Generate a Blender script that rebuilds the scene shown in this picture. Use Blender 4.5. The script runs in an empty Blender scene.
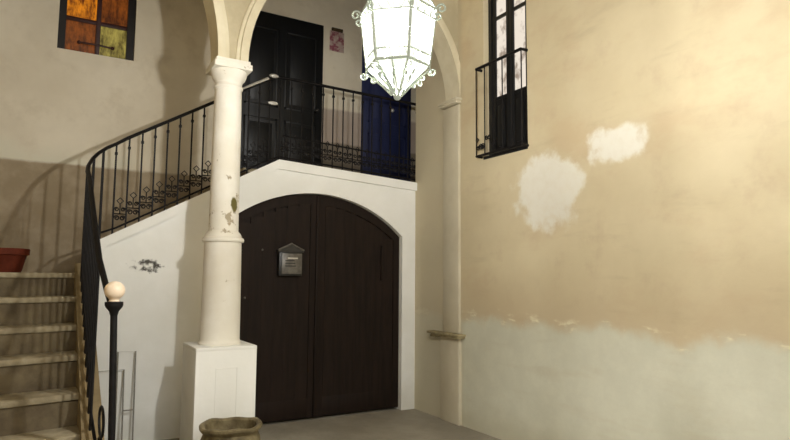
import bpy, bmesh, math, random
from mathutils import Vector, Matrix
from mathutils.geometry import tessellate_polygon
random.seed(4)
PI = math.pi
S = bpy.context.scene
COL = S.collection

# ------------------------------------------------------------------ shapes
def box(bm, x0, x1, y0, y1, z0, z1, bev=0.0):
    r = bmesh.ops.create_cube(bm, size=1.0)
    vs = r['verts']
    for v in vs:
        v.co.x = x0 if v.co.x < 0 else x1
        v.co.y = y0 if v.co.y < 0 else y1
        v.co.z = z0 if v.co.z < 0 else z1
    if bev > 0:
        es = list({e for v in vs for e in v.link_edges})
        bmesh.ops.bevel(bm, geom=es, offset=bev, segments=2, affect='EDGES', profile=0.5)
    return bm

def tube(bm, pts, rad, n=8, closed=False, flat=None):
    """sweep a circle (or an ellipse, flat=(rx, rz)) along a polyline; rad may be a list"""
    pts = [Vector(p) for p in pts]
    m = len(pts)
    rings = []
    prev = None
    for i, p in enumerate(pts):
        if closed:
            t = (pts[(i + 1) % m] - pts[i - 1])
        else:
            t = pts[min(i + 1, m - 1)] - pts[max(i - 1, 0)]
        t.normalize()
        if prev is None:
            up = Vector((0, 0, 1)) if abs(t.z) < 0.95 else Vector((0, 1, 0))
            a = t.cross(up).normalized()
        else:
            a = (prev - t * prev.dot(t)).normalized()
        prev = a
        b = t.cross(a).normalized()
        r = rad[i] if isinstance(rad, (list, tuple)) else rad
        ra, rb = (r, r) if flat is None else flat
        rings.append([bm.verts.new(p + a * (math.cos(2 * PI * k / n) * ra) + b * (math.sin(2 * PI * k / n) * rb)) for k in range(n)])
    for i in range(m if closed else m - 1):
        A, B = rings[i], rings[(i + 1) % m]
        for k in range(n):
            bm.faces.new((A[k], A[(k + 1) % n], B[(k + 1) % n], B[k]))
    if not closed:
        bm.faces.new(list(reversed(rings[0])))
        bm.faces.new(rings[-1])
    return bm

def lathe(bm, prof, c=(0, 0), n=32, cap0=True, cap1=True, jit=0.0):
    rings = []
    for r, z in prof:
        rings.append([bm.verts.new((c[0] + r * math.cos(2 * PI * k / n), c[1] + r * math.sin(2 * PI * k / n), z)) for k in range(n)])
    for A, B in zip(rings, rings[1:]):
        for k in range(n):
            bm.faces.new((A[k], A[(k + 1) % n], B[(k + 1) % n], B[k]))
    if cap0: bm.faces.new(list(reversed(rings[0])))
    if cap1: bm.faces.new(rings[-1])
    return bm

def sphere(bm, c, r, n=20, sx=1, sy=1, sz=1):
    M = Matrix.Translation(c) @ Matrix.Diagonal((sx, sy, sz, 1))
    bmesh.ops.create_uvsphere(bm, u_segments=n, v_segments=n // 2, radius=r, matrix=M)
    return bm

def prism(bm, pts, axis, a, b):
    """extrude a 2D polygon along an axis. axis 'Y': pts are (x, z); 'X': pts are (y, z); 'Z': pts are (x, y)"""
    def P(p, d):
        if axis == 'Y': return (p[0], d, p[1])
        if axis == 'X': return (d, p[0], p[1])
        return (p[0], p[1], d)
    q = []
    for p in pts:
        if not q or (abs(p[0] - q[-1][0]) + abs(p[1] - q[-1][1])) > 1e-5: q.append(p)
    pts = q
    A = [bm.verts.new(P(p, a)) for p in pts]
    B = [bm.verts.new(P(p, b)) for p in pts]
    n = len(pts)
    for k in range(n):
        bm.faces.new((A[k], B[k], B[(k + 1) % n], A[(k + 1) % n]))
    for t in tessellate_polygon([[Vector((p[0], p[1], 0)) for p in pts]]):
        bm.faces.new([A[k] for k in t]); bm.faces.new([B[k] for k in reversed(t)])
    return bm

def finish(bm, smooth):
    bmesh.ops.recalc_face_normals(bm, faces=bm.faces)
    if smooth:
        for f in bm.faces: f.smooth = True
        for e in bm.edges:
            if len(e.link_faces) == 2 and e.calc_face_angle(0) > math.radians(smooth):
                e.smooth = False

def root_loc(o):
    v = Vector((0, 0, 0))
    while o is not None:
        v += o.location; o = o.parent
    return v

def obj(name, bm, mat, parent=None, loc=None, smooth=35, label=None):
    """ONE mesh object; geometry is given in world coordinates and moved to its origin"""
    finish(bm, smooth)
    off = root_loc(parent) if parent is not None else Vector(loc or (0, 0, 0))
    bmesh.ops.translate(bm, verts=bm.verts, vec=-off)
    me = bpy.data.meshes.new(name)
    bm.to_mesh(me); bm.free()
    me.materials.append(mat)
    o = bpy.data.objects.new(name, me)
    COL.objects.link(o)
    if parent is not None: o.parent = parent
    else: o.location = off
    if label: o['label'] = label
    return o

def thing(name, label, cat, loc, group=None, kind=None):
    o = bpy.data.objects.new(name, None)
    o.empty_display_size = 0.1
    COL.objects.link(o)
    o.location = loc
    return tag(o, label, cat, group, kind)

def tag(o, label, cat, group=None, kind=None):
    o['label'] = label; o['category'] = cat
    if group: o['group'] = group
    if kind: o['kind'] = kind
    return o

def struct(o, label, cat):
    return tag(o, label, cat, None, 'structure')

def copy_part(src, name_parent, offset):
    c = src.copy(); COL.objects.link(c); c.parent = name_parent
    c.location = src.location + Vector(offset)
    return c

# ------------------------------------------------------------------ materials
def srgb(h):
    c = [int(h[i:i + 2], 16) / 255 for i in (0, 2, 4)]
    return tuple((x / 12.92 if x <= 0.04045 else ((x + 0.055) / 1.055) ** 2.4) for x in c) + (1,)

class NT:
    def __init__(s, name):
        s.m = bpy.data.materials.new(name); s.m.use_nodes = True
        s.t = s.m.node_tree; s.n = s.t.nodes; s.l = s.t.links
        s.b = s.n['Principled BSDF']
        g = s.n.new('ShaderNodeNewGeometry'); s.pos = g.outputs['Position']
        sp = s.n.new('ShaderNodeSeparateXYZ'); s.l.new(s.pos, sp.inputs[0])
        s.x, s.y, s.z = sp.outputs
    def put(s, sock, v):
        if isinstance(v, (int, float, tuple)): sock.default_value = v
        else: s.l.new(v, sock)
    def math(s, op, a, b=0.0, clamp=False):
        n = s.n.new('ShaderNodeMath'); n.operation = op; n.use_clamp = clamp
        s.put(n.inputs[0], a); s.put(n.inputs[1], b); return n.outputs[0]
    def noise(s, scale, detail=4, rough=0.6, stretch=(1, 1, 1), off=(0, 0, 0)):
        mp = s.n.new('ShaderNodeMapping'); s.l.new(s.pos, mp.inputs[0])
        mp.inputs['Scale'].default_value = stretch; mp.inputs['Location'].default_value = off
        n = s.n.new('ShaderNodeTexNoise'); s.l.new(mp.outputs[0], n.inputs['Vector'])
        n.inputs['Scale'].default_value = scale; n.inputs['Detail'].default_value = detail
        n.inputs['Roughness'].default_value = rough
        return n.outputs['Fac']
    def step(s, v, lo, hi):
        n = s.n.new('ShaderNodeMapRange'); n.interpolation_type = 'SMOOTHSTEP'
        s.put(n.inputs[0], v); n.inputs[1].default_value = lo; n.inputs[2].default_value = hi
        n.inputs[3].default_value = 0; n.inputs[4].default_value = 1
        return n.outputs[0]
    def mix(s, f, a, b):
        n = s.n.new('ShaderNodeMix'); n.data_type = 'RGBA'
        s.put(n.inputs[0], f); s.put(n.inputs[6], a); s.put(n.inputs[7], b)
        return n.outputs[2]
    def ellipse(s, u, v, cu, cv, ru, rv, nz, amp=0.5):
        """1 inside a ragged ellipse on the surface"""
        a = s.math('DIVIDE', s.math('SUBTRACT', u, cu), ru); b = s.math('DIVIDE', s.math('SUBTRACT', v, cv), rv)
        d = s.math('SQRT', s.math('ADD', s.math('MULTIPLY', a, a), s.math('MULTIPLY', b, b)))
        d = s.math('ADD', d, s.math('MULTIPLY', s.math('SUBTRACT', nz, 0.5), amp * 2))
        return s.math('SUBTRACT', 1.0, s.step(d, 0.74, 1.12))
    def bump(s, h, strength=0.3, dist=0.02):
        n = s.n.new('ShaderNodeBump'); s.l.new(h, n.inputs['Height'])
        n.inputs['Strength'].default_value = strength; n.inputs['Distance'].default_value = dist
        s.l.new(n.outputs[0], s.b.inputs['Normal'])
    def out(s, col, rough=0.85, spec=0.3, metal=0.0):
        s.put(s.b.inputs['Base Color'], col)
        s.put(s.b.inputs['Roughness'], rough)
        s.b.inputs['Specular IOR Level'].default_value = spec
        s.b.inputs['Metallic'].default_value = metal
        return s.m

def simple(name, c1, c2, scale=6, rough=0.7, spec=0.3, metal=0.0, bump=0.15, dist=0.01, stretch=(1, 1, 1)):
    t = NT(name)
    nz = t.noise(scale, 5, 0.65, stretch)
    t.bump(nz, bump, dist)
    return t.out(t.mix(t.step(nz, 0.3, 0.7), srgb(c1), srgb(c2)), rough, spec, metal)

def mat_right_wall():
    t = NT('right_wall_plaster')
    big = t.noise(0.8, 5, 0.6); med = t.noise(3.0, 6, 0.65, off=(3, 1, 2)); fine = t.noise(14, 4, 0.6)
    col = t.mix(t.step(big, 0.35, 0.68), srgb('d4c6a4'), srgb('dfd2b1'))
    col = t.mix(t.math('MULTIPLY', t.step(med, 0.52, 0.72), 0.4), col, srgb('c8b496'))
    streak = t.noise(2.2, 5, 0.6, stretch=(1, 0.55, 2.6), off=(0, 5, 0))
    col = t.mix(t.math('MULTIPLY', t.step(streak, 0.55, 0.75), 0.3), col, srgb('b8a888'))
    mot = t.noise(1.1, 6, 0.6, stretch=(1, 0.8, 1.5), off=(4, 9, 1))
    col = t.mix(t.math('MULTIPLY', t.step(mot, 0.5, 0.66), 0.45), col, srgb('caB290'))
    # pale bare plaster up to chest height, its top edge ragged
    e = t.math('ADD', t.z, t.math('MULTIPLY', t.math('SUBTRACT', t.noise(1.7, 6, 0.62, off=(7, 2, 0)), 0.5), 0.42))
    d = t.math('SUBTRACT', 1.0, t.step(e, 1.09, 1.23))
    low = t.mix(t.step(med, 0.35, 0.7), srgb('d6d6c4'), srgb('dfdfcd'))
    low = t.mix(t.math('MULTIPLY', t.step(streak, 0.5, 0.72), 0.45), low, srgb('cfcab4'))
    # damp stain close to the ground
    low = t.mix(t.math('MULTIPLY', t.math('SUBTRACT', 1.0, t.step(t.math('ADD', t.z, t.math('MULTIPLY', big, 0.4)), 0.2, 0.6)), 0.5), low, srgb('b8b297'))
    # warm stained margin just above it
    m2 = t.math('MULTIPLY', t.math('SUBTRACT', 1.0, t.step(e, 1.2, 1.75)), 0.55)
    col = t.mix(m2, col, srgb('ccbb9c'))
    # bright flakes along the edge
    fl = t.math('MULTIPLY', t.math('MULTIPLY', t.step(e, 1.12, 1.18), t.math('SUBTRACT', 1.0, t.step(e, 1.18, 1.26))), t.step(t.noise(5, 4, 0.6, stretch=(1, 0.6, 2), off=(2, 0, 9)), 0.52, 0.62))
    col = t.mix(d, col, low)
    col = t.mix(fl, col, srgb('f0eacf'))
    # two filled patches of white plaster
    nz = t.noise(3.2, 5, 0.6, off=(1, 4, 6))
    p1 = t.ellipse(t.y, t.z, -2.25, 2.41, 0.44, 0.34, nz, 0.85)
    p2 = t.ellipse(t.y, t.z, -3.07, 2.70, 0.31, 0.18, nz, 0.9)
    p = t.math('MULTIPLY', t.math('MAXIMUM', p1, p2), t.math('ADD', 0.72, t.math('MULTIPLY', fine, 0.5)), True)
    col = t.mix(p, col, srgb('efecdf'))
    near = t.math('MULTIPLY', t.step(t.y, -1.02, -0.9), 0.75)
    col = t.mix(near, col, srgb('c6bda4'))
    t.bump(t.math('ADD', t.math('MULTIPLY', fine, 0.35), t.math('ADD', med, t.math('MULTIPLY', d, -0.1))), 0.22, 0.02)
    return t.out(col, 0.85, 0.25)

def mat_back_wall():
    t = NT('back_wall_plaster')
    big = t.noise(0.9, 5, 0.6); med = t.noise(3.5, 6, 0.65, off=(1, 3, 2)); fine = t.noise(16, 4, 0.6)
    col = t.mix(t.step(big, 0.35, 0.68), srgb('d3c9b4'), srgb('e2d9c5'))
    col = t.mix(t.math('MULTIPLY', t.step(med, 0.5, 0.72), 0.4), col, srgb('c3b7a1'))
    # brown painted dado with a flaking pale rim
    e = t.math('ADD', t.z, t.math('MULTIPLY', t.math('SUBTRACT', t.noise(3.5, 6, 0.62), 0.5), 0.07))
    brown = t.mix(t.step(med, 0.35, 0.7), srgb('988970'), srgb('ab9c84'))
    leftside = t.math('SUBTRACT', 1.0, t.step(t.x, -3.4, -2.9))
    rim = t.math('MULTIPLY', t.math('MULTIPLY', t.step(e, 2.80, 2.82), t.math('SUBTRACT', 1.0, t.step(t.math('ADD', e, t.math('MULTIPLY', med, 0.5)), 3.05, 3.35))), leftside)
    col = t.mix(t.math('MULTIPLY', rim, 0.9), col, srgb('d8d4c0'))
    col = t.mix(t.math('SUBTRACT', 1.0, t.step(e, 2.79, 2.83)), col, brown)
    # grey skirting and a pinkish band on the landing
    right = t.step(t.x, -2.2, -1.9)
    pk = t.math('MULTIPLY', right, t.math('SUBTRACT', 1.0, t.step(e, 3.9, 3.95)))
    col = t.mix(t.math('MULTIPLY', pk, 0.7), col, srgb('a38f86'))
    gr = t.math('MULTIPLY', right, t.math('SUBTRACT', 1.0, t.step(e, 3.42, 3.46)))
    col = t.mix(t.math('MULTIPLY', gr, 0.8), col, srgb('706758'))
    t.bump(t.math('ADD', t.math('MULTIPLY', fine, 0.35), med), 0.2, 0.02)
    return t.out(col, 0.88, 0.2)

def mat_white_wall():
    t = NT('whitewashed_plaster')
    big = t.noise(1.3, 5, 0.6); fine = t.noise(12, 5, 0.6); nz = t.noise(9, 5, 0.7, off=(2, 2, 2))
    col = t.mix(t.step(big, 0.35, 0.7), srgb('ececE6'), srgb('f6f6f2'))
    sc = t.math('MULTIPLY', t.ellipse(t.x, t.z, -3.12, 1.69, 0.16, 0.06, nz, 1.3), t.step(fine, 0.42, 0.6))
    col = t.mix(sc, col, srgb('4c4a44'))
    dirt = t.math('MULTIPLY', t.math('SUBTRACT', 1.0, t.step(t.math('ADD', t.z, t.math('MULTIPLY', big, 0.5)), 0.2, 0.75)), 0.4)
    col = t.mix(dirt, col, srgb('b9b5a4'))
    t.bump(t.math('ADD', big, t.math('MULTIPLY', fine, 0.3)), 0.2, 0.02)
    return t.out(col, 0.8, 0.3)

def mat_column():
    t = NT('limewashed_column')
    big = t.noise(2.2, 5, 0.6); nz = t.noise(11, 5, 0.65); fine = t.noise(30, 4, 0.6)
    col = t.mix(t.step(big, 0.35, 0.7), srgb('e9e4d6'), srgb('f4f1e8'))
    band = t.math('MULTIPLY', t.step(t.z, 1.9, 2.0), t.math('SUBTRACT', 1.0, t.step(t.z, 2.1, 2.6)))
    flake = t.math('MULTIPLY', t.step(t.math('ADD', nz, t.math('MULTIPLY', band, 0.12)), 0.66, 0.72), 0.85)
    col = t.mix(flake, col, srgb('a6987a'))
    ch = t.ellipse(t.x, t.z, -2.535, 2.24, 0.035, 0.075, nz, 0.7)
    front = t.math('SUBTRACT', 1.0, t.step(t.y, -0.85, -0.83))
    col = t.mix(t.math('MULTIPLY', ch, front), col, srgb('6a6335'))
    t.bump(t.math('ADD', nz, t.math('MULTIPLY', fine, 0.4)), 0.15, 0.01)
    return t.out(col, 0.75, 0.3)

def mat_stone_floor():
    t = NT('grey_worn_floor')
    big = t.noise(1.1, 6, 0.62); fine = t.noise(18, 5, 0.65)
    col = t.mix(t.step(big, 0.35, 0.7), srgb('8c8576'), srgb('a69f8f'))
    col = t.mix(t.math('MULTIPLY', t.step(fine, 0.5, 0.75), 0.4), col, srgb('787162'))
    t.bump(fine, 0.25, 0.01)
    return t.out(col, 0.75, 0.3)

def mat_dark_wood(name, a, b, rough=0.6, spec=0.15):
    t = NT(name)
    g = t.noise(4, 6, 0.65, stretch=(6, 6, 0.5)); big = t.noise(1.5, 4, 0.6)
    col = t.mix(t.step(g, 0.3, 0.7), srgb(a), srgb(b))
    col = t.mix(t.math('MULTIPLY', t.step(big, 0.5, 0.75), 0.35), col, srgb('2a1e18'))
    t.bump(g, 0.18, 0.006)
    return t.out(col, rough, spec)

def mat_amber(name, a, b, strength, sx=1.0):
    t = NT(name)
    n1 = t.noise(7, 4, 0.7, stretch=(2.2, 1, 0.7)); n2 = t.noise(22, 3, 0.6)
    f = t.step(t.math('ADD', n1, t.math('MULTIPLY', n2, 0.25)), 0.42, 0.85)
    col = t.mix(f, srgb(a), srgb(b))
    t.l.new(col, t.b.inputs['Emission Color']); t.b.inputs['Emission Strength'].default_value = strength
    return t.out(srgb('2a1408'), 0.25, 0.5)

def mat_lit_pane():
    t = NT('lit_window_pane')
    n1 = t.noise(5, 4, 0.6, stretch=(1, 1.4, 1.0), off=(0, 1, 3)); n2 = t.noise(12, 4, 0.6)
    f = t.step(t.math('ADD', n1, t.math('MULTIPLY', n2, 0.35)), 0.66, 0.85)
    col = t.mix(f, srgb('f2e6d6'), srgb('a08f80'))
    t.l.new(col, t.b.inputs['Emission Color']); t.b.inputs['Emission Strength'].default_value = 0.75
    return t.out(srgb('2a2622'), 0.15, 0.5)

def mat_glow_glass():
    t = NT('lantern_glass')
    tr = t.n.new('ShaderNodeBsdfTransparent'); em = t.n.new('ShaderNodeEmission'); mx = t.n.new('ShaderNodeMixShader')
    em.inputs[0].default_value = (1.0, 0.97, 0.9, 1); em.inputs[1].default_value = 1.5
    mx.inputs[0].default_value = 0.45
    t.l.new(tr.outputs[0], mx.inputs[1]); t.l.new(em.outputs[0], mx.inputs[2])
    t.l.new(mx.outputs[0], t.n['Material Output'].inputs[0])
    return t.m

def mat_emit(name, c, s):
    t = NT(name)
    t.b.inputs['Emission Color'].default_value = srgb(c); t.b.inputs['Emission Strength'].default_value = s
    return t.out(srgb(c), 0.4)

def mat_notice():
    t = NT('faded_notice_print')
    n = t.noise(14, 3, 0.6, off=(1, 0, 2)); n2 = t.noise(30, 3, 0.6)
    col = t.mix(t.step(n, 0.42, 0.6), srgb('b09a92'), srgb('8a4c58'))
    col = t.mix(t.math('MULTIPLY', t.step(n2, 0.5, 0.65), 0.5), col, srgb('c9bcb0'))
    return t.out(col, 0.6)

M = dict(
    right=mat_right_wall(), back=mat_back_wall(), white=mat_white_wall(), column=mat_column(), floor=mat_stone_floor(),
    plain=simple('side_wall_plaster', 'b9a88a', 'cbbb9c', 2.0, 0.88, 0.2),
    pilaster=simple('pilaster_plaster', 'c9c0a8', 'd3cbb4', 2.5, 0.85, 0.25),
    arch=simple('arch_limewash', 'd6ccaf', 'e4dcc2', 3.0, 0.8, 0.25),
    spandrel=simple('arch_infill_plaster', 'b8ad90', 'cabfa2', 3.0, 0.85, 0.2),
    ceiling=simple('ceiling_plaster', '9d9078', 'ad9f86', 1.5, 0.9, 0.2),
    gate=mat_dark_wood('dark_brown_gate_wood', '1d1611', '271d17'),
    gate_trim=mat_dark_wood('gate_moulding_wood', '1c1510', '251b15'),
    black=mat_dark_wood('black_painted_wood', '0d0f12', '141619', 0.4, 0.4),
    blue=mat_dark_wood('blue_painted_wood', '1f2547', '283056', 0.5, 0.35),
    iron=simple('black_wrought_iron', '0f0e0f', '1b191a', 20, 0.55, 0.2, 0.0, 0.2, 0.003),
    worn=simple('bright_iron_and_glare', 'b9b6ae', 'd5d2ca', 20, 0.3, 0.6, 0.3, 0.1, 0.002),  # bright metal; its pale tone also paints the highlight and glare on the stair railing, not wear
    grey_iron=simple('dull_grey_wire', '77736a', '8d887c', 20, 0.5, 0.4, 0.2),
    tread=simple('worn_stone_tread', '877c64', 'b0a58a', 5, 0.8, 0.25, 0, 0.3, 0.02),
    riser=simple('brown_stone_riser', '5c5140', '7a6e56', 4, 0.85, 0.2, 0, 0.3, 0.02),
    curb=simple('tan_stone_curb', '77694e', '8c7c5d', 5, 0.85, 0.2, 0, 0.3, 0.02),
    terracotta=simple('terracotta_clay', '54200f', '6b2e1a', 7, 0.75, 0.25),
    soil=simple('dark_soil', '2a1d14', '3d2c1e', 30, 0.95, 0.1, 0, 0.6, 0.02),
    urn=simple('weathered_olive_stone', '4a3f28', '85795a', 9, 0.6, 0.35, 0, 0.4, 0.02),
    urn_in=simple('urn_inner_stone', '2f2517', '4a3c28', 9, 0.85, 0.2),
    shelf=simple('stained_stone_shelf', '857a5c', 'b5a884', 8, 0.85, 0.2),
    ball=simple('cream_ceramic_ball', 'e9cfb0', 'f4e2cb', 8, 0.35, 0.5),
    box_metal=simple('black_letterbox_metal', '222120', '34322f', 12, 0.35, 0.5, 0.2),
    box_plate=simple('dull_letterbox_plate', '57544f', '77736c', 12, 0.35, 0.5, 0.4),
    lantern_metal=None, glass=mat_glow_glass(),
    bulb=mat_emit('glowing_bulb', 'fff2dc', 14.0),
    amber=mat_amber('amber_window_glass', '4a1c06', 'd98118', 0.9),
    amber2=mat_amber('dark_amber_window_glass', '3a1a0a', '8c4a18', 0.62),
    amber3=mat_amber('greenish_window_glass', '3f3612', 'a89a4c', 0.7),
    redframe=simple('dark_red_window_wood', '2c0f0a', '3d170e', 8, 0.5, 0.4),
    darkframe=simple('near_black_window_wood', '14100e', '201a17', 8, 0.5, 0.4),
    lit=mat_lit_pane(), notice=mat_notice(),
)
def lm():
    t = NT('glowing_lantern_metal')
    t.b.inputs['Emission Color'].default_value = srgb('c4ccba'); t.b.inputs['Emission Strength'].default_value = 0.3  # emission puts the lantern's glow into the cage metal itself
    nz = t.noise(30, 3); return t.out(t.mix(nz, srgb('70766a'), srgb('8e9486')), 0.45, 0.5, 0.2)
M['lantern_metal'] = lm()

# ------------------------------------------------------------------ the setting
YB = 1.20            # back wall plane
XL = -5.15           # left wall plane
ZC = 6.2
b = bmesh.new(); box(b, -5.6, 2.0, -10.5, 1.6, -0.15, 0.0)
struct(obj('floor', b, M['floor']), 'grey worn stone floor of the courtyard', 'floor')
b = bmesh.new(); box(b, -5.6, 2.0, -7.0, 1.6, ZC, ZC + 0.15)
struct(obj('ceiling', b, M['ceiling']), 'plain plaster ceiling high above the court', 'ceiling')

# right wall with the opening for the tall window
W0, W1, WZ0, WZ1 = -2.03, -1.36, 2.875, 5.25
b = bmesh.new()
box(b, 0, 0.5, -10.0, W0, 0, ZC)
box(b, 0, 0.5, W1, 0.0, 0, ZC)
box(b, 0, 0.5, W0, W1, 0, WZ0)
box(b, 0, 0.5, W0, W1, WZ1, ZC)
box(b, 0.42, 0.5, W0, W1, WZ0, WZ1)
box(b, 1.6, 1.75, -0.0, YB, 0, ZC)  # unseen return, with the next box, added to stop sky light leaking in
box(b, 0.5, 1.75, -0.12, 0.0, 0, ZC)
struct(obj('wall_right', b, M['right']), 'cream plaster wall with two white filled patches and pale lower half', 'wall')

# back wall with the opening for the amber window
A0, A1, AZ0, AZ1 = -3.99, -3.195, 4.115, 5.35
b = bmesh.new()
box(b, XL, A0, YB, YB + 0.3, 0, ZC)
box(b, A1, 1.75, YB, YB + 0.3, 0, ZC)
box(b, A0, A1, YB, YB + 0.3, 0, AZ0)
box(b, A0, A1, YB, YB + 0.3, AZ1, ZC)
box(b, A0, A1, YB + 0.24, YB + 0.3, AZ0, AZ1)
struct(obj('wall_back', b, M['back']), 'beige plaster wall behind the stairs and landing, brown below', 'wall')
b = bmesh.new(); box(b, XL - 0.3, XL, -10.0, YB + 0.3, 0, ZC)
struct(obj('wall_left', b, M['plain']), 'plain plaster wall to the left of the stairs', 'wall')

# whitewashed wall carrying the stairs and landing, with the gate arch
GX, GH, GZ, GR = -1.315, 1.125, 2.09, 0.45       # centre, half width, springing, rise
R_ = (GH * GH + GR * GR) / (2 * GR)
def gate_arc(dx, n=22, inset=0.0):
    c = GZ + GR - R_; r = R_ - inset
    return [(GX + d, c + math.sqrt(max(r * r - d * d, 0))) for d in dx]
dxs = [-GH + 2 * GH * k / 24 for k in range(25)]
XE = -3.56
pts = [(XE, 0), (GX - GH, 0)] + gate_arc(dxs) + [(GX + GH, 0), (0.5, 0), (0.5, 2.66), (0.0, 2.68), (-1.81, 2.78), (XE, 1.82)]
b = bmesh.new(); prism(b, pts, 'Y', 0.0, 0.28)
struct(obj('wall_front', b, M['white']), 'whitewashed wall with wide gate arch under the stairs', 'wall')
# coping under the railing, following the flight and then the landing
b = bmesh.new()
cp = [(XE - 0.01, 1.815), (-1.815, 2.775), (0.0, 2.675), (0.5, 2.655), (0.5, 2.755), (0.0, 2.775), (-1.81, 2.878), (XE - 0.01, 1.918)]
prism(b, cp, 'Y', -0.04, 0.30)
struct(obj('trim_1', b, M['white']), 'white coping along stair flight and landing edge', 'coping')

# landing behind the gate wall
b = bmesh.new(); box(b, -1.80, 1.6, 0.30, YB, 2.62, 2.81)
struct(obj('floor_landing', b, M['riser']), 'stone landing in front of the black and blue doors', 'landing')

# ------------------------------------------------------------------ staircase
st = thing('staircase', 'worn stone staircase climbing from lower left to the landing', 'stairs', (-4.4, -1.7, 0), None, 'structure')
TZ = [1.61, 1.40, 1.17, 0.955, 0.70, 0.46, 0.22]
TY = [0.0, -0.28, -0.56, -0.84, -1.13, -1.42, -1.71]
def xin(y):          # inner edge of the curb
    return -3.745 + 0.035 * (-y / 1.9)
for k in range(7):
    z, y0 = TZ[k], TY[k]
    y1 = YB if k == 0 else TY[k - 1]
    sk = 0.012 * k
    b = bmesh.new(); box(b, XL, -3.56 if k == 0 else xin(y0) + 0.02, y0, y1 + (0 if k == 0 else 0.03), 0, z - 0.05)
    s = obj('step', b, M['riser'], st)
    b = bmesh.new(); box(b, XL, -3.56 if k == 0 else xin(y0) + 0.01, y0 - 0.025, y1 + (0 if k == 0 else 0.0), z - 0.05, z, 0.012)
    for v in b.verts:                                   # treads worn and tilted a little
        if k: v.co.z += sk * (v.co.x + 4.0) * 0.8
    obj('tread', b, M['tread'], s)
for k in range(6):
    x0 = -3.56 + 0.2933 * k; z = 1.61 + 0.2 * (k + 1)
    b = bmesh.new(); box(b, x0, x0 + 0.2933 + 0.02, 0.28, YB, 0.8 if k else 0.0, z - 0.05)
    s = obj('step', b, M['riser'], st)
    b = bmesh.new(); box(b, x0 - 0.02, x0 + 0.2933, 0.29, YB, z - 0.05, z, 0.01)
    obj('tread', b, M['tread'], s)
# curb on the open side, sloping with the lower flight
def curb_z(y): return 1.70 + 0.80 * y if y < -0.02 else 1.70
b = bmesh.new()
ys = [0.02, -0.3, -0.6, -0.9, -1.2, -1.5, -1.8, -2.02]
secs = []
for y in ys:
    z = max(curb_z(y), 0.14)
    xi, xo = xin(y), -3.63 + 0.07 * (-y / 1.9)
    secs.append([b.verts.new(p) for p in ((xi, y, 0), (xo, y, 0), (xo, y, z), (xi, y, z))])
for A, B in zip(secs, secs[1:]):
    for k in range(4):
        b.faces.new((A[k], A[(k + 1) % 4], B[(k + 1) % 4], B[k]))
b.faces.new(secs[0]); b.faces.new(list(reversed(secs[-1])))
obj('curb', b, M['curb'], st)

# ------------------------------------------------------------------ column, arches, pilaster
YC = -0.80; XC = -2.595
co = thing('column', 'slender cream column on a white square pedestal before the gate', 'column', (XC, YC, 0))
b = bmesh.new(); ph = 0.263
box(b, XC - ph, XC + ph, YC - ph, YC + ph, 0, 0.965, 0.008)
box(b, XC - ph - 0.0, XC + ph + 0.0, YC - ph, YC + ph, 0.95, 0.985, 0.006)
pd = obj('pedestal', b, M['white'], co, label='white square pedestal with an incised panel')
b = bmesh.new()                                           # raised fillet of the incised panel
yf = YC - ph - 0.004
for (x0, x1, z0, z1) in ((-0.09, 0.09, 0.80, 0.806), (-0.09, 0.09, 0.2, 0.206), (-0.093, -0.087, 0.2, 0.806), (0.087, 0.093, 0.2, 0.806)):
    box(b, XC + x0, XC + x1, yf, yf + 0.006, z0, z1)
obj('panel_moulding', b, M['white'], pd)
b = bmesh.new()
lathe(b, [(0.185, 0.985), (0.187, 1.0), (0.178, 1.012), (0.174, 1.03), (0.172, 1.3), (0.168, 1.65), (0.164, 1.90)], (XC, YC), 40)
obj('lower_shaft', b, M['column'], co)
b = bmesh.new()
lathe(b, [(0.164, 1.895), (0.182, 1.90), (0.188, 1.915), (0.182, 1.935), (0.166, 1.945), (0.160, 1.965), (0.146, 1.985), (0.132, 2.0)], (XC, YC), 40)
obj('collar', b, M['column'], co)
b = bmesh.new()
lathe(b, [(0.133, 1.995), (0.131, 2.2), (0.129, 2.6), (0.126, 3.0), (0.122, 3.32), (0.130, 3.33), (0.134, 3.342), (0.130, 3.354), (0.122, 3.362), (0.122, 3.395)], (XC, YC), 40)
obj('upper_shaft', b, M['column'], co)
b = bmesh.new()
lathe(b, [(0.124, 3.385), (0.128, 3.40), (0.150, 3.425), (0.162, 3.46), (0.168, 3.485), (0.168, 3.495)], (XC, YC), 40)
box(b, XC - 0.174, XC + 0.174, YC - 0.174, YC + 0.174, 3.49, 3.545, 0.006)
box(b, XC - 0.158, XC + 0.158, YC - 0.158, YC + 0.158, 3.54, 3.58, 0.006)
obj('capital', b, M['column'], co)

# arcade wall with two arches meeting on the column
ZS = 3.578
CR, RR = (-0.0 + XC + 0.155) / 2, 0
R1 = (0.0 - (XC + 0.14)) / 2; C1 = XC + 0.14 + R1       # right arch
R2 = R1 - 0.02; C2 = XC - 0.14 - R2                      # left arch
def arc(c, r, a0, a1, n=30, tall=1.08): return [(c + r * math.cos(a0 + (a1 - a0) * k / n), ZS + r * math.sin(a0 + (a1 - a0) * k / n) * tall) for k in range(n + 1)]
ar = thing('wall_arcade', 'plaster wall of two round arches meeting over the column', 'arcade', (XC, YC, ZS), None, 'structure')
xl = C2 - R2
pts = arc(C2, R2 + 0.02, PI, 0, 30, 1.32) + arc(C1, R1 + 0.02, PI, 0)[0:] + [(0.0, ZC), (xl - 0.0, ZC)]
pts = [(min(p[0], 0.0), p[1]) for p in pts]
b = bmesh.new(); prism(b, pts, 'Y', YC - 0.10, YC + 0.14)
obj('infill', b, M['spandrel'], ar)
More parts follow.
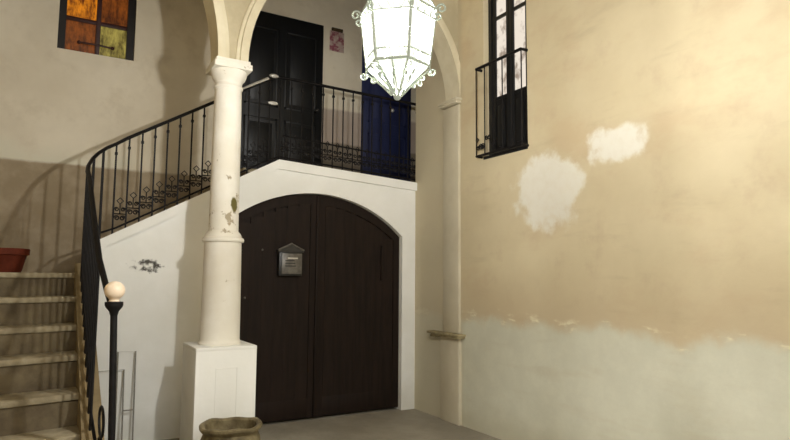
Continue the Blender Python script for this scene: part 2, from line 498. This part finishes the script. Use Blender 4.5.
def archivolt(c, r, w, y0, y1, tall, lo=0, hi=PI):
    b = bmesh.new()
    n = 40
    rings = []
    prof = [(0, y1), (0, y0), (w * 0.62, y0), (w * 0.66, y0 + 0.02), (w * 0.9, y0 + 0.025), (w, y0 + 0.06), (w, y1)]
    for k in range(n + 1):
        a = lo + (hi - lo) * k / n
        rings.append([b.verts.new((c + (r + d) * math.cos(a), y, ZS + (r * tall + d) * math.sin(a))) for d, y in prof])
    for A, B in zip(rings, rings[1:]):
        for k in range(len(prof)):
            k2 = (k + 1) % len(prof)
            b.faces.new((A[k], A[k2], B[k2], B[k]))
    b.faces.new(rings[0]); b.faces.new(list(reversed(rings[-1])))
    return b
obj('archivolt', archivolt(C1, R1, 0.12, YC - 0.14, YC + 0.14, 1.08), M['arch'], ar)
obj('archivolt', archivolt(C2, R2, 0.12, YC - 0.14, YC + 0.14, 1.32), M['arch'], ar)
# small moulded triangle between the two mouldings
b = bmesh.new(); tube(b, [(XC, YC - 0.105, ZS + 0.62), (XC + 0.03, YC - 0.115, ZS + 0.68), (XC + 0.075, YC - 0.115, ZS + 0.76)], 0.008, 6)
tube(b, [(XC, YC - 0.105, ZS + 0.62), (XC - 0.03, YC - 0.115, ZS + 0.68), (XC - 0.075, YC - 0.115, ZS + 0.76)], 0.008, 6)
obj('incised_triangle', b, M['spandrel'], ar)
b = bmesh.new(); box(b, XL - 0.02, xl + 0.02, YC - 0.14, YC + 0.14, 0, ZC)
obj('pier', b, M['plain'], ar)

b = bmesh.new()
box(b, -0.03, 0.02, YC - 0.14, YC + 0.16, 0.98, 3.56, 0.01)
box(b, -0.04, 0.02, YC - 0.15, YC + 0.20, 0, 0.94, 0.01)
struct(obj('trim_2', b, M['pilaster']), 'shallow pale pilaster on the right wall under the arch', 'pilaster')
b = bmesh.new()
box(b, -0.085, 0.02, YC - 0.17, YC + 0.19, 3.60, 3.63, 0.005); box(b, -0.07, 0.02, YC - 0.155, YC + 0.175, 3.57, 3.603, 0.005)
struct(obj('trim_3', b, M['pilaster']), 'thin corbel moulding carrying the arch on the right wall', 'corbel')

b = bmesh.new()
box(b, -0.115, 0.0, -1.035, -0.43, 0.955, 0.98, 0.006)
box(b, -0.10, 0.0, -1.02, -0.50, 0.935, 0.957, 0.004)
box(b, -0.085, 0.0, -0.56, -0.46, 0.915, 0.937, 0.004)
tag(obj('stone_shelf', b, M['shelf'], None, (-0.05, -0.73, 0.915)), 'small stained stone ledge jutting from the right wall pilaster', 'shelf')

# ------------------------------------------------------------------ the gate
YG = 0.10
gt = thing('door_1', 'wide dark brown arched wooden double gate in the white wall', 'gate', (GX, YG, 0), None, 'structure')
def leaf(s):
    """s=-1 left leaf, +1 right leaf: boards and frame with the arched top"""
    xm = GX + 0.03
    xs = [xm + s * 0.006] + [xm + s * (0.006 + (GH - 0.03 * s - 0.006) * k / 14) for k in range(1, 15)]
    top = gate_arc([x - GX for x in xs])
    poly = [(xs[0], 0.02)] + top + [(xs[-1], 0.02)]
    b = bmesh.new(); prism(b, poly, 'Y', YG, YG + 0.07)
    o = obj('leaf', b, M['gate'], gt)
    w = abs(xs[-1] - xs[0])
    # vertical boards as raised strips with a fine gap
    b = bmesh.new()
    nb = 7
    for k in range(nb):
        a0 = xs[0] + s * (0.09 + (w - 0.18) * k / nb + 0.0005); a1 = xs[0] + s * (0.09 + (w - 0.18) * (k + 1) / nb - 0.0005)
        lo, hi = min(a0, a1), max(a0, a1)
        zt = min(gate_arc([lo - GX])[0][1], gate_arc([hi - GX])[0][1]) - 0.12
        box(b, lo, hi, YG - 0.026, YG + 0.01, 0.235, zt + 0.01)
    obj('boards', b, M['gate'], o)
    # stiles, rails
    b = bmesh.new()
    def stile(x0, x1):
        lo, hi = min(x0, x1), max(x0, x1)
        tp = gate_arc([lo - GX, hi - GX])
        prism(b, [(lo, 0.03), (lo, tp[0][1] - 0.005), (hi, tp[1][1] - 0.005), (hi, 0.03)], 'Y', YG - 0.03, YG + 0.01)
    stile(xs[0], xs[0] + s * 0.085); stile(xs[-1], xs[-1] - s * 0.085)
    lo, hi = min(xs[0], xs[-1]), max(xs[0], xs[-1])
    for z0, z1 in ((0.03, 0.24),):
        box(b, lo + 0.08, hi - 0.08, YG - 0.028, YG + 0.01, z0, z1, 0.006)
    n = 16
    up = gate_arc([lo - GX + (hi - lo) * k / n for k in range(n + 1)])
    prism(b, [(p[0], p[1] - 0.004) for p in up] + [(p[0], p[1] - 0.12) for p in reversed(up)], 'Y', YG - 0.029, YG + 0.01)
    obj('frame', b, M['gate_trim'], o)
    return o
lf = leaf(-1); rf = leaf(1)
b = bmesh.new(); box(b, GX + 0.005, GX + 0.055, YG - 0.05, YG - 0.02, 0.03, GZ + GR - 0.02, 0.008)
obj('astragal', b, M['gate_trim'], gt)
for (x, z) in ((GX - 0.62, 1.88), (GX - 0.8, 1.36)):
    b = bmesh.new(); sphere(b, (x, YG - 0.02, z), 0.014, 10); obj('stud', b, M['box_plate'], lf)
b = bmesh.new(); box(b, GX + 0.86, GX + 0.885, YG - 0.055, YG - 0.02, 1.55, 1.98, 0.006)
obj('bolt', b, M['gate_trim'], rf)

# letterbox with a small gable, fixed on the left leaf
mx, mz = -1.635, 1.60
mb = thing('letterbox', 'small black letterbox with a gabled top on the gate', 'letterbox', (mx, YG - 0.03, mz))
b = bmesh.new(); box(b, mx - 0.135, mx + 0.135, YG - 0.11, YG - 0.025, mz, mz + 0.26, 0.006)
obj('body', b, M['box_metal'], mb)
b = bmesh.new(); box(b, mx - 0.105, mx + 0.125, YG - 0.121, YG - 0.108, mz + 0.02, mz + 0.245, 0.004)
fp = obj('front_plate', b, M['box_plate'], mb)
b = bmesh.new(); box(b, mx - 0.04, mx + 0.075, YG - 0.124, YG - 0.118, mz + 0.185, mz + 0.2)
obj('slot', b, M['worn'], fp)
b = bmesh.new()
for zz in (0.16, 0.13, 0.10): box(b, mx - 0.07, mx + 0.085 - zz * 0.3, YG - 0.1235, YG - 0.119, mz + zz, mz + zz + 0.012)
obj('embossed_lines', b, M['box_metal'], fp)
b = bmesh.new(); prism(b, [(mx - 0.145, mz + 0.28), (mx, mz + 0.35), (mx + 0.145, mz + 0.28), (mx + 0.15, mz + 0.26), (mx - 0.15, mz + 0.26)], 'Y', YG - 0.115, YG - 0.025)
obj('gable', b, M['box_metal'], mb)
b = bmesh.new(); tube(b, [(mx - 0.15, YG - 0.115, mz + 0.28), (mx, YG - 0.115, mz + 0.352), (mx + 0.15, YG - 0.115, mz + 0.28)], 0.011, 8)
obj('gable_edge', b, M['box_plate'], mb)

# ------------------------------------------------------------------ doors on the landing
def panel_door(name, label, x0, x1, z0, z1, mat, cols=2):
    d = thing(name, label, 'door', ((x0 + x1) / 2, YB, z0), None, 'structure')
    y = YB - 0.03
    b = bmesh.new(); box(b, x0, x1, y, YB + 0.02, z0, z1, 0.004)
    lf = obj('leaf', b, mat, d)
    b = bmesh.new()
    w = (x1 - x0 - 0.09 * (cols + 1)) / cols
    for k in range(cols):
        a = x0 + 0.09 + k * (w + 0.09)
        for c0, c1 in ((z0 + 0.18, z0 + 0.85), (z0 + 1.0, z1 - 0.2)):
            for q in ((a, a + w, c0, c0 + 0.03), (a, a + w, c1 - 0.03, c1), (a, a + 0.03, c0, c1), (a + w - 0.03, a + w, c0, c1)):
                box(b, q[0], q[1], y - 0.003, y + 0.005, q[2], q[3], 0.003)
            box(b, a + 0.07, a + w - 0.07, y - 0.003, y + 0.005, c0 + 0.07, c1 - 0.07, 0.004)
    obj('panel_moulding', b, mat, lf)
    return d, lf, y
d, lf2, y = panel_door('door_2', 'tall black panelled door on the landing behind the column', -1.97, -0.785, 2.81, 5.085, M['black'])
b = bmesh.new(); sphere(b, (-0.88, y - 0.04, 3.85), 0.03, 12); tube(b, [(-0.88, y, 3.85), (-0.88, y - 0.04, 3.85)], 0.012, 8)
obj('knob', b, M['box_metal'], lf2)
d, lf3, y = panel_door('door_3', 'dark blue door on the landing under the lantern', -0.165, 0.66, 2.81, 4.95, M['blue'], 1)
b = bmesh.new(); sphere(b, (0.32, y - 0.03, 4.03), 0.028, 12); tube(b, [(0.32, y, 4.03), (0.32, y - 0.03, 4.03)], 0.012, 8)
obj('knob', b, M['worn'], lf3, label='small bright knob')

# notice on the back wall
nt = thing('notice', 'faded pinkish notice on the wall right of the black door', 'notice', (-0.56, YB, 4.74))
b = bmesh.new(); box(b, -0.68, -0.46, YB - 0.012, YB + 0.004, 4.76, 5.05, 0.002); obj('sheet', b, M['notice'], nt)
b = bmesh.new(); box(b, -0.655, -0.485, YB - 0.03, YB + 0.004, 5.05, 5.095, 0.006); obj('holder', b, M['urn_in'], nt, label='dark strip along the top')

# ------------------------------------------------------------------ amber window in the back wall
w1 = thing('window_1', 'amber lit window high on the wall above the stairs', 'window', ((A0 + A1) / 2, YB, AZ0), None, 'structure')
yw = YB + 0.09
b = bmesh.new()
box(b, A0, A0 + 0.075, yw - 0.03, yw + 0.05, AZ0, AZ1); box(b, A1 - 0.085, A1, yw - 0.05, yw + 0.05, AZ0, AZ1)
box(b, A0, A1, yw - 0.03, yw + 0.05, AZ1 - 0.07, AZ1); box(b, A0, A1, yw - 0.03, yw + 0.05, AZ0, AZ0 + 0.02)
fr = obj('window_frame', b, M['darkframe'], w1)
xm = -3.585
b = bmesh.new(); box(b, xm - 0.025, xm + 0.025, yw - 0.03, yw + 0.03, AZ0 + 0.02, AZ1 - 0.07, 0.005)
rows = [AZ0 + 0.02, AZ0 + 0.40, AZ0 + 0.80, AZ1 - 0.07]
for z in rows[1:3]: box(b, A0 + 0.07, A1 - 0.08, yw - 0.028, yw + 0.028, z - 0.022, z + 0.022, 0.005)
obj('glazing_bars', b, M['redframe'], fr)
for i in range(3):
    for j, (xa, xb) in enumerate(((A0 + 0.07, xm), (xm, A1 - 0.08))):
        mt = [M['amber2'], M['amber3'], M['amber'], M['amber2'], M['amber'], M['amber']][i * 2 + j]
        b = bmesh.new(); box(b, xa, xb, yw + 0.0, yw + 0.008, rows[i], rows[i + 1])
        obj('pane', b, mt, w1, label=['reddish brown pane', 'greenish yellow pane', 'glowing orange pane', 'brown amber pane', None, None][i * 2 + j])
b = bmesh.new()
tube(b, [(xm - 0.19, yw - 0.012, AZ0 + 0.135), (xm + 0.02, yw - 0.04, AZ0 + 0.13), (xm + 0.16, yw - 0.012, AZ0 + 0.13)], 0.011, 8)
sphere(b, (xm - 0.19, yw - 0.012, AZ0 + 0.135), 0.022, 10); sphere(b, (xm + 0.16, yw - 0.012, AZ0 + 0.13), 0.022, 10)
obj('latch_bar', b, M['redframe'], fr)

# ------------------------------------------------------------------ tall window in the right wall
w2 = thing('window_2', 'tall lit window with black lower panels in the right wall', 'window', (0.0, (W0 + W1) / 2, WZ0), None, 'structure')
xw = 0.10
b = bmesh.new()
box(b, xw - 0.03, xw + 0.05, W1 - 0.05, W1, WZ0, WZ1); box(b, xw - 0.03, xw + 0.05, W0, W0 + 0.05, WZ0, WZ1)
box(b, xw - 0.03, xw + 0.05, W0, W1, WZ1 - 0.06, WZ1); box(b, xw - 0.03, xw + 0.05, W0, W1, WZ0, WZ0 + 0.03)
obj('window_frame', b, M['black'], w2)
ymid = (W0 + W1) / 2 + 0.005
for s, (ya, yb) in enumerate(((ymid, W1 - 0.05), (W0 + 0.05, ymid))):
    b = bmesh.new(); t_ = 0.055
    box(b, xw - 0.02, xw + 0.03, ya, ya + t_, WZ0 + 0.03, WZ1 - 0.06, 0.004); box(b, xw - 0.02, xw + 0.03, yb - t_, yb, WZ0 + 0.03, WZ1 - 0.06, 0.004)
    for z in (3.50, 4.39, 4.80): box(b, xw - 0.018, xw + 0.028, ya, yb, z - 0.018, z + 0.018)
    box(b, xw - 0.018, xw + 0.028, ya, yb, WZ1 - 0.12, WZ1 - 0.06)
    sh = obj('sash', b, M['black'], w2)
    b = bmesh.new(); box(b, xw - 0.012, xw + 0.02, ya + 0.03, yb - 0.03, WZ0 + 0.03, 3.50); box(b, xw - 0.022, xw - 0.008, ya + 0.09, yb - 0.09, WZ0 + 0.1, 3.42, 0.004)
    obj('lower_panel', b, M['black'], sh, label='solid black lower panel')
    b = bmesh.new(); box(b, xw, xw + 0.006, ya + 0.03, yb - 0.03, 3.50, WZ1 - 0.08)
    obj('pane', b, M['lit'], sh)
b = bmesh.new(); box(b, -0.012, 0.12, W0, W1, WZ0 - 0.025, WZ0 + 0.006, 0.003)
obj('window_sill', b, M['black'], w2)

# its little iron railing
wr = thing('window_railing', 'black iron guard railing projecting before the tall right window', 'railing', (-0.06, (W0 + W1) / 2, WZ0))
xr, y0, y1, zt, zb = -0.08, W0 - 0.005, W1 + 0.03, 3.835, WZ0 + 0.005
b = bmesh.new(); tube(b, [(0.02, y0, zt), (xr, y0, zt), (xr, y1, zt), (0.02, y1, zt)], 0.016, 6)
obj('top_rail', b, M['iron'], wr)
b = bmesh.new(); tube(b, [(0.02, y0, zb + 0.0), (xr, y0, zb + 0.0), (xr, y1, zb + 0.0), (0.02, y1, zb + 0.0)], 0.014, 6)
obj('bottom_rail', b, M['iron'], wr)
b = bmesh.new(); tube(b, [(0, 0, zb), (0, 0, zt)], 0.007, 6)
proto = None
for k in range(6):
    y = y1 + (y0 - y1) * k / 5
    if proto is None:
        bb = b; bmesh.ops.translate(bb, verts=bb.verts, vec=(xr, y, 0)); proto = obj('bar', bb, M['iron'], wr)
    else: copy_part(proto, wr, (0, y - y1, 0))
def scroll_pts(cx, cz, s, turns=1.25, flip=1, n=22):
    out = []
    for k in range(n + 1):
        f = k / n; a = f * turns * 2 * PI; r = s * (1 - 0.72 * f)
        out.append((cx + flip * (r * math.cos(a) - s), cz + r * math.sin(a)))
    return out
b = bmesh.new()
for y, s in ((y1 - 0.04, 1), (y1 - 0.14, -1), (y1 - 0.24, 1)):
    tube(b, [(xr, p[0], p[1]) for p in scroll_pts(y, zb + 0.09, 0.035, 1.4, s)], 0.007, 5)
    tube(b, [(xr, p[0], p[1]) for p in scroll_pts(y, zb + 0.17, 0.026, 1.4, -s)], 0.006, 5)
tube(b, [(p[0], y1, p[1]) for p in scroll_pts(xr + 0.05, zb + 0.09, 0.025, 1.4, 1)], 0.007, 5)
obj('scrollwork', b, M['iron'], wr)

# ------------------------------------------------------------------ stair railing
sr = thing('stair_railing', 'black wrought iron railing sweeping up the stairs and along the landing', 'railing', (-3.6, 0.06, 1.7))
YR = 0.06
def rail_z(x): return 3.845 + 0.6 * (x + 1.84) if x < -1.84 else 3.845 - 0.018 * (x + 1.84)
def base_z(x): return 2.878 + 0.549 * (x + 1.81) if x < -1.81 else 2.878 - 0.056 * (x + 1.81)
def low_x(y): return -3.70 + 0.05 * max(0, (-y - 0.15)) / 1.78 + 0.047 * max(0, (-y - 1.45) / 0.54) ** 1.5
def low_rail_z(y): return 2.72 + 0.70 * (y + 0.05)
NY = -1.99
path = [(0.45, YR, rail_z(0.45)), (-0.6, YR, rail_z(-0.6)), (-1.7, YR, rail_z(-1.7)), (-1.84, YR, rail_z(-1.84) - 0.01), (-1.98, YR, rail_z(-1.98) - 0.002)]
path += [(-2.2, YR, rail_z(-2.2)), (-2.7, YR, rail_z(-2.7)), (-3.15, YR, rail_z(-3.15)), (-3.34, YR, rail_z(-3.34))]
path += [(-3.44, YR - 0.008, 2.875), (-3.53, YR - 0.035, 2.815), (-3.60, YR - 0.085, 2.75), (-3.655, YR - 0.16, 2.675), (-3.69, YR - 0.25, 2.595), (-3.70, YR - 0.34, 2.53)]
path += [(low_x(y), y, low_rail_z(y)) for y in (-0.45, -0.7, -1.1, -1.5, -1.8, NY)]
b = bmesh.new(); tube(b, path, 0.02, 8, flat=(0.024, 0.017))
hr = obj('handrail', b, M['iron'], sr)
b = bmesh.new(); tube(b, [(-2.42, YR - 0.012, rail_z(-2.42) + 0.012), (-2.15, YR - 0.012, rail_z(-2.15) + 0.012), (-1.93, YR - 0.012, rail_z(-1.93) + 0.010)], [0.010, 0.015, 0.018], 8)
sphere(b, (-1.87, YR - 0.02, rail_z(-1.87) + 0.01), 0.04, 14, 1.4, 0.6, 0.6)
obj('rail_highlight', b, M['worn'], hr, label='bright strip painted as the highlight on the handrail')  # pale strip and knob added to stand in for the rail's highlight
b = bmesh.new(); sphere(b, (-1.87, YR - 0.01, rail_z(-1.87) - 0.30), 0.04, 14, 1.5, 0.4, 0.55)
obj('boss', b, M['worn'], sr, label='small metal boss painted bright for its glare below the bend')  # glare on the fitting put into its pale colour
# bottom rails and scroll band rails
def follow(dz):
    p = [(0.45, YR, base_z(0.45) + dz), (-0.9, YR, base_z(-0.9) + dz), (-1.78, YR, base_z(-1.78) + dz), (-1.9, YR, base_z(-1.9) + dz), (-2.6, YR, base_z(-2.6) + dz), (-3.42, YR, base_z(-3.42) + dz)]
    p += [(-3.58, YR - 0.03, base_z(-3.5) + dz - 0.02), (-3.67, YR - 0.11, base_z(-3.55) + dz - 0.07)]
    p += [(low_x(y), y, max(curb_z(y), 0.14) + 0.06 + dz) for y in (-0.3, -0.7, -1.1, -1.5, -1.8, NY)]
    return p
b = bmesh.new(); tube(b, follow(0.05), 0.011, 6); obj('bottom_rail', b, M['iron'], sr)
b = bmesh.new(); tube(b, [(x, YR, base_z(x) + 0.30) for x in (0.45, -0.9, -1.75)], 0.010, 6); obj('band_rail', b, M['iron'], sr)
# balusters
xs_up = [-3.325 + 0.1185 * k for k in range(13)]
xs_land = [-1.78 + 0.131 * k for k in range(17)]
for x in [-3.44] + xs_up + xs_land:
    b = bmesh.new(); z0, z1 = base_z(x) - 0.005, rail_z(x)
    tube(b, [(x, YR, z0), (x, YR, z1 - 0.01)], 0.0085, 6)
    box(b, x - 0.013, x + 0.013, YR - 0.013, YR + 0.013, z1 - 0.12, z1 - 0.095)
    obj('baluster', b, M['iron'], sr)
for (x, y, z1) in ((-3.555, YR - 0.05, 2.79), (-3.64, YR - 0.13, 2.70)):
    b = bmesh.new(); tube(b, [(x, y, 1.66), (x, y, z1)], 0.012, 6); obj('baluster', b, M['iron'], sr)
nlow = 12
for k in range(nlow):
    y = -0.2 + (NY + 0.50 + 0.2) * k / (nlow - 1)
    x = low_x(y); z0 = max(curb_z(y), 0.14) - 0.02; z1 = min(low_rail_z(y), 2.60) - 0.01
    b = bmesh.new(); tube(b, [(x, y, z0), (x, y, z1)], 0.0095, 6); obj('baluster', b, M['iron'], sr)
# scrolls between the balusters, low down
b = bmesh.new()
for s in (1, -1):
    tube(b, [(p[0], 0, p[1]) for p in scroll_pts(0.052 * s, 0.13, 0.026, 1.35, s)], 0.0065, 5)
    tube(b, [(p[0], 0, p[1]) for p in scroll_pts(0.052 * s, 0.215, 0.022, 1.35, s)], 0.006, 5)
tube(b, [(-0.055, 0, 0.172), (0.055, 0, 0.172)], 0.006, 5); tube(b, [(0, 0, 0.172), (0, 0, 0.27)], 0.006, 5)
tube(b, [(0.0, 0, 0.27), (-0.03, 0, 0.30), (0, 0, 0.33), (0.03, 0, 0.30)], 0.006, 5, closed=True)
bmesh.ops.translate(b, verts=b.verts, vec=root_loc(sr))
sc0 = obj('scroll', b, M['iron'], sr)
first = True
ups = sorted([-3.44] + xs_up)
cents = [((a + c) / 2) for a, c in zip(ups, ups[1:])] + [x + 0.0655 for x in xs_land[:-1]]
for x in cents:
    p = (x - sr.location.x, YR - sr.location.y, base_z(x) - sr.location.z)
    if first: sc0.location = p; first = False
    else:
        c = sc0.copy(); COL.objects.link(c); c.parent = sr; c.location = p
# open scrolls beside the newel
for zz in (0.42, 0.62):
    b = bmesh.new()
    ov = []
    for k in range(20):
        a = 2 * PI * k / 20
        ov.append((low_x(NY + 0.2) + 0.01, NY + 0.20 + 0.15 * math.cos(a), zz + 0.095 * math.sin(a)))
    tube(b, ov, 0.009, 6, closed=True); obj('oval_link', b, M['iron'], sr)
# newel post with its ball
nx, ny = -3.60, NY
b = bmesh.new()
tube(b, [(nx, ny, 0), (nx, ny, 1.36)], 0.022, 12)
lathe(b, [(0.035, 0), (0.04, 0.02), (0.03, 0.06), (0.024, 0.08)], (nx, ny), 16)
lathe(b, [(0.022, 1.33), (0.03, 1.36), (0.05, 1.385), (0.056, 1.40), (0.056, 1.42), (0.03, 1.425)], (nx, ny), 16)
for v in b.verts: v.co.x += (1.42 - v.co.z) * 0.03        # the old post leans a little
np_ = obj('newel_post', b, M['iron'], sr)
b = bmesh.new(); sphere(b, (nx, ny, 1.495), 0.064, 20, 1, 1, 0.95); lathe(b, [(0.035, 1.42), (0.03, 1.435), (0.04, 1.45)], (nx, ny), 16)
obj('finial_ball', b, M['ball'], np_, label='cream ball finial')

# thin wire frame leaning on the white wall behind the newel
wf = thing('wire_frame', 'thin grey wire frame standing against the white wall behind newel', 'frame', (-3.27, -0.06, 0))
b = bmesh.new()
xa, xb, zt = -3.345, -3.19, 0.87
tube(b, [(xa, -0.10, 0.0), (xa, -0.04, zt), (xb, -0.04, zt), (xb, -0.10, 0.0)], 0.007, 6)
obj('outer_frame', b, M['grey_iron'], wf)
b = bmesh.new(); tube(b, [(xa - 0.16, -0.05, 0.0), (xa - 0.16, -0.03, 0.70), (-3.285, -0.03, 0.70), (-3.285, -0.12, 0.0)], 0.007, 6)
obj('inner_frame', b, M['grey_iron'], wf)
b = bmesh.new(); tube(b, [(-3.29, -0.075, 0.33), (xb, -0.075, 0.33)], 0.006, 6)
obj('cross_wire', b, M['grey_iron'], wf)

# ------------------------------------------------------------------ pots
px, py = -4.34, 0.26
tp = thing('terracotta_pot', 'reddish terracotta pot on the turning landing of the stairs', 'pot', (px, py, 1.61))
b = bmesh.new()
lathe(b, [(0.165, 1.61), (0.175, 1.63), (0.205, 1.76), (0.21, 1.765), (0.228, 1.77), (0.232, 1.82), (0.222, 1.828), (0.206, 1.826), (0.198, 1.79)], (px, py), 36, True, False)
obj('body', b, M['terracotta'], tp)
b = bmesh.new(); lathe(b, [(0.10, 1.785), (0.203, 1.788), (0.203, 1.795), (0.1, 1.805)], (px, py), 28); obj('soil', b, M['soil'], tp)

ux, uy = -2.70, -1.62
ur = thing('stone_urn', 'squat weathered olive brown urn at the foot of the pedestal', 'urn', (ux, uy, 0))
b = bmesh.new()
lathe(b, [(0.16, 0.0), (0.175, 0.02), (0.165, 0.06), (0.18, 0.10), (0.215, 0.20), (0.228, 0.29), (0.222, 0.36), (0.205, 0.40), (0.203, 0.415), (0.222, 0.43), (0.235, 0.445), (0.236, 0.46), (0.225, 0.47), (0.205, 0.468), (0.192, 0.455), (0.188, 0.40), (0.185, 0.30), (0.05, 0.28)], (ux, uy), 44)
for v in b.verts:
    if v.co.z > 0.42:
        a = math.atan2(v.co.y - uy, v.co.x - ux); v.co.z += 0.006 * math.sin(3 * a + 1) + 0.004 * math.sin(7 * a)
obj('body', b, M['urn'], ur)
b = bmesh.new(); lathe(b, [(0.05, 0.325), (0.187, 0.33), (0.187, 0.34), (0.05, 0.345)], (ux, uy), 32); obj('soil', b, M['soil'], ur)

# ------------------------------------------------------------------ lantern
lx, ly, lz = -2.537, -3.80, 2.766
ln = thing('lantern', 'glowing hexagonal glass lantern with pale scrolled metal cage', 'lantern', (lx, ly, lz))
ROT = math.radians(18)
def hexa(r, z, k): a = ROT + k * PI / 3; return Vector((lx + r * math.cos(a), ly + r * math.sin(a), z))
zt_, zm_, zb_ = lz + 0.168, lz - 0.118, lz - 0.255
rt_, rm_, rb_ = 0.196, 0.160, 0.018
b = bmesh.new()
for k in range(6):
    tube(b, [hexa(rt_, zt_, k), hexa(rm_, zm_, k), hexa(rb_, zb_, k)], 0.0075, 6)
    for r, z, t in ((rt_, zt_, 0.008), (rm_, zm_, 0.008), (rm_ + 0.004, zm_ + 0.052, 0.005), (rt_ - 0.004, zt_ - 0.052, 0.005)):
        tube(b, [hexa(r, z, k), hexa(r, z, k + 1)], t, 6)
    # slim diagonal muntins in the lower cone
    tube(b, [(hexa(rm_, zm_, k) + hexa(rm_, zm_, k + 1)) / 2, hexa(rb_, zb_, k)], 0.005, 5)
    tube(b, [(hexa(rm_, zm_, k) + hexa(rm_, zm_, k + 1)) / 2, hexa(rb_, zb_, k + 1)], 0.005, 5)
    # dome ribs
    tube(b, [hexa(rt_, zt_, k), hexa(rt_ * 0.8, zt_ + 0.07, k), hexa(rt_ * 0.45, zt_ + 0.14, k), hexa(0.03, zt_ + 0.18, k)], 0.006, 6)
sphere(b, (lx, ly, zb_ - 0.012), 0.02, 12); lathe(b, [(0.03, zt_ + 0.17), (0.045, zt_ + 0.19), (0.03, zt_ + 0.21), (0.012, zt_ + 0.24)], (lx, ly), 16)
cg = obj('cage', b, M['lantern_metal'], ln)
# zigzag tracery along the rings
for (r, z0, z1) in ((rm_ + 0.003, zm_ + 0.004, zm_ + 0.05), (rt_ - 0.001, zt_ - 0.05, zt_ - 0.004)):
    b = bmesh.new()
    for k in range(6):
        A, B = hexa(r, z0, k), hexa(r, z0, k + 1)
        pts = []
        for j in range(9):
            p = A.lerp(B, j / 8); p.z = z0 if j % 2 == 0 else z1; pts.append(p)
        tube(b, pts, 0.0045, 5)
    obj('tracery', b, M['lantern_metal'], ln)
# scrolls at the corners: large at the crown, small at the waist
for k in range(6):
    a = ROT + k * PI / 3; ca, sa = math.cos(a), math.sin(a)
    b = bmesh.new()
    def loop(r0, z0, s, up):
        tube(b, [(lx + (r0 + s + (1 - 0.7 * f) * s * math.cos(PI - f * 7.5)) * ca, ly + (r0 + s + (1 - 0.7 * f) * s * math.cos(PI - f * 7.5)) * sa, z0 + up * (1 - 0.7 * f) * s * math.sin(PI - f * 7.5)) for f in [j / 20 for j in range(21)]], 0.0055, 5)
    loop(rt_, zt_ + 0.005, 0.026, 1); loop(rt_ - 0.012, zt_ - 0.035, 0.020, -1)
    obj('crown_scroll', b, M['lantern_metal'], ln)
    b = bmesh.new(); loop(rm_ - 0.004, zm_ - 0.035, 0.020, -1); loop(rm_ - 0.05, zm_ - 0.06, 0.015, -1)
    tube(b, [(lx + r * ca, ly + r * sa, z) for r, z in ((rm_, zm_), (rm_ + 0.006, zm_ - 0.02), (rm_ - 0.03, zm_ - 0.05), (0.08, zm_ - 0.09), (0.03, zb_ - 0.005))], 0.0045, 5)
    obj('waist_scroll', b, M['lantern_metal'], ln)
for k in range(6):
    for (ra, za, rb2, zb2, nm) in ((rt_, zt_, rm_, zm_, 'glass_pane'), (rm_, zm_, rb_, zb_, 'lower_glass_pane'), (rt_, zt_, rt_ * 0.45, zt_ + 0.14, 'dome_glass_pane')):
        b = bmesh.new()
        f = 0.985
        q = [b.verts.new(v) for v in (hexa(ra * f, za, k), hexa(ra * f, za, k + 1), hexa(rb2 * f, zb2, k + 1), hexa(rb2 * f, zb2, k))]
        b.faces.new(q)
        obj(nm, b, M['glass'], ln, smooth=0)
b = bmesh.new(); sphere(b, (lx, ly, lz + 0.03), 0.05, 20, 1, 1, 1.25); obj('bulb', b, M['bulb'], ln)
b = bmesh.new(); tube(b, [(lx, ly, lz + 0.09), (lx, ly, zt_ + 0.18)], 0.012, 8); obj('lamp_holder', b, M['lantern_metal'], ln)
# chain up to the ceiling
b = bmesh.new()
z = zt_ + 0.24; i = 0
while z < ZC - 0.06:
    ring = [(lx + (0.016 * math.cos(2 * PI * k / 10) if i % 2 else 0), ly + (0 if i % 2 else 0.016 * math.cos(2 * PI * k / 10)), z + 0.026 + 0.032 * math.sin(2 * PI * k / 10)) for k in range(10)]
    tube(b, ring, 0.004, 5, closed=True); z += 0.052; i += 1
obj('chain', b, M['iron'], ln)
b = bmesh.new(); lathe(b, [(0.01, ZC - 0.06), (0.05, ZC - 0.03), (0.06, ZC)], (lx, ly), 16); obj('ceiling_rose', b, M['iron'], ln)

# ------------------------------------------------------------------ light
def point(name, loc, power, col, rad):
    l = bpy.data.lights.new(name, 'POINT'); l.energy = power; l.color = col; l.shadow_soft_size = rad
    o = bpy.data.objects.new(name, l); COL.objects.link(o); o.location = loc; return o
point('lantern_light', (lx, ly, lz - 0.03), 640, (1.0, 0.985, 0.94), 0.045)
point('added_fill_light', (-2.2, -8.6, 4.6), 170, (1.0, 0.98, 0.94), 0.5)  # unseen fill lamp added behind the camera; no second lantern hangs there
w = bpy.data.worlds.new('night_ambience'); S.world = w; w.use_nodes = True
bg = w.node_tree.nodes['Background']; bg.inputs[0].default_value = (1.0, 1.0, 0.97, 1); bg.inputs[1].default_value = 0.82

# ------------------------------------------------------------------ camera
cam = bpy.data.cameras.new('camera'); co_ = bpy.data.objects.new('camera', cam); COL.objects.link(co_)
yaw, pit, rol, foc = 0.5344, 0.0938, 0.0081, 601.2
fw = Vector((math.sin(yaw) * math.cos(pit), math.cos(yaw) * math.cos(pit), math.sin(pit)))
r = Vector((math.cos(yaw), -math.sin(yaw), 0)); u = r.cross(fw)
r2 = r * math.cos(rol) + u * math.sin(rol); u2 = -r * math.sin(rol) + u * math.cos(rol)
m = Matrix((r2, u2, -fw)).transposed().to_4x4(); m.translation = Vector((-4.0424, -6.3297, 1.6))
co_.matrix_world = m
cam.sensor_width = 36; cam.lens = foc / 790 * 36; cam.clip_start = 0.05
S.camera = co_
S.view_settings.view_transform = 'Standard'; S.view_settings.look = 'None'; S.view_settings.exposure = 0.36
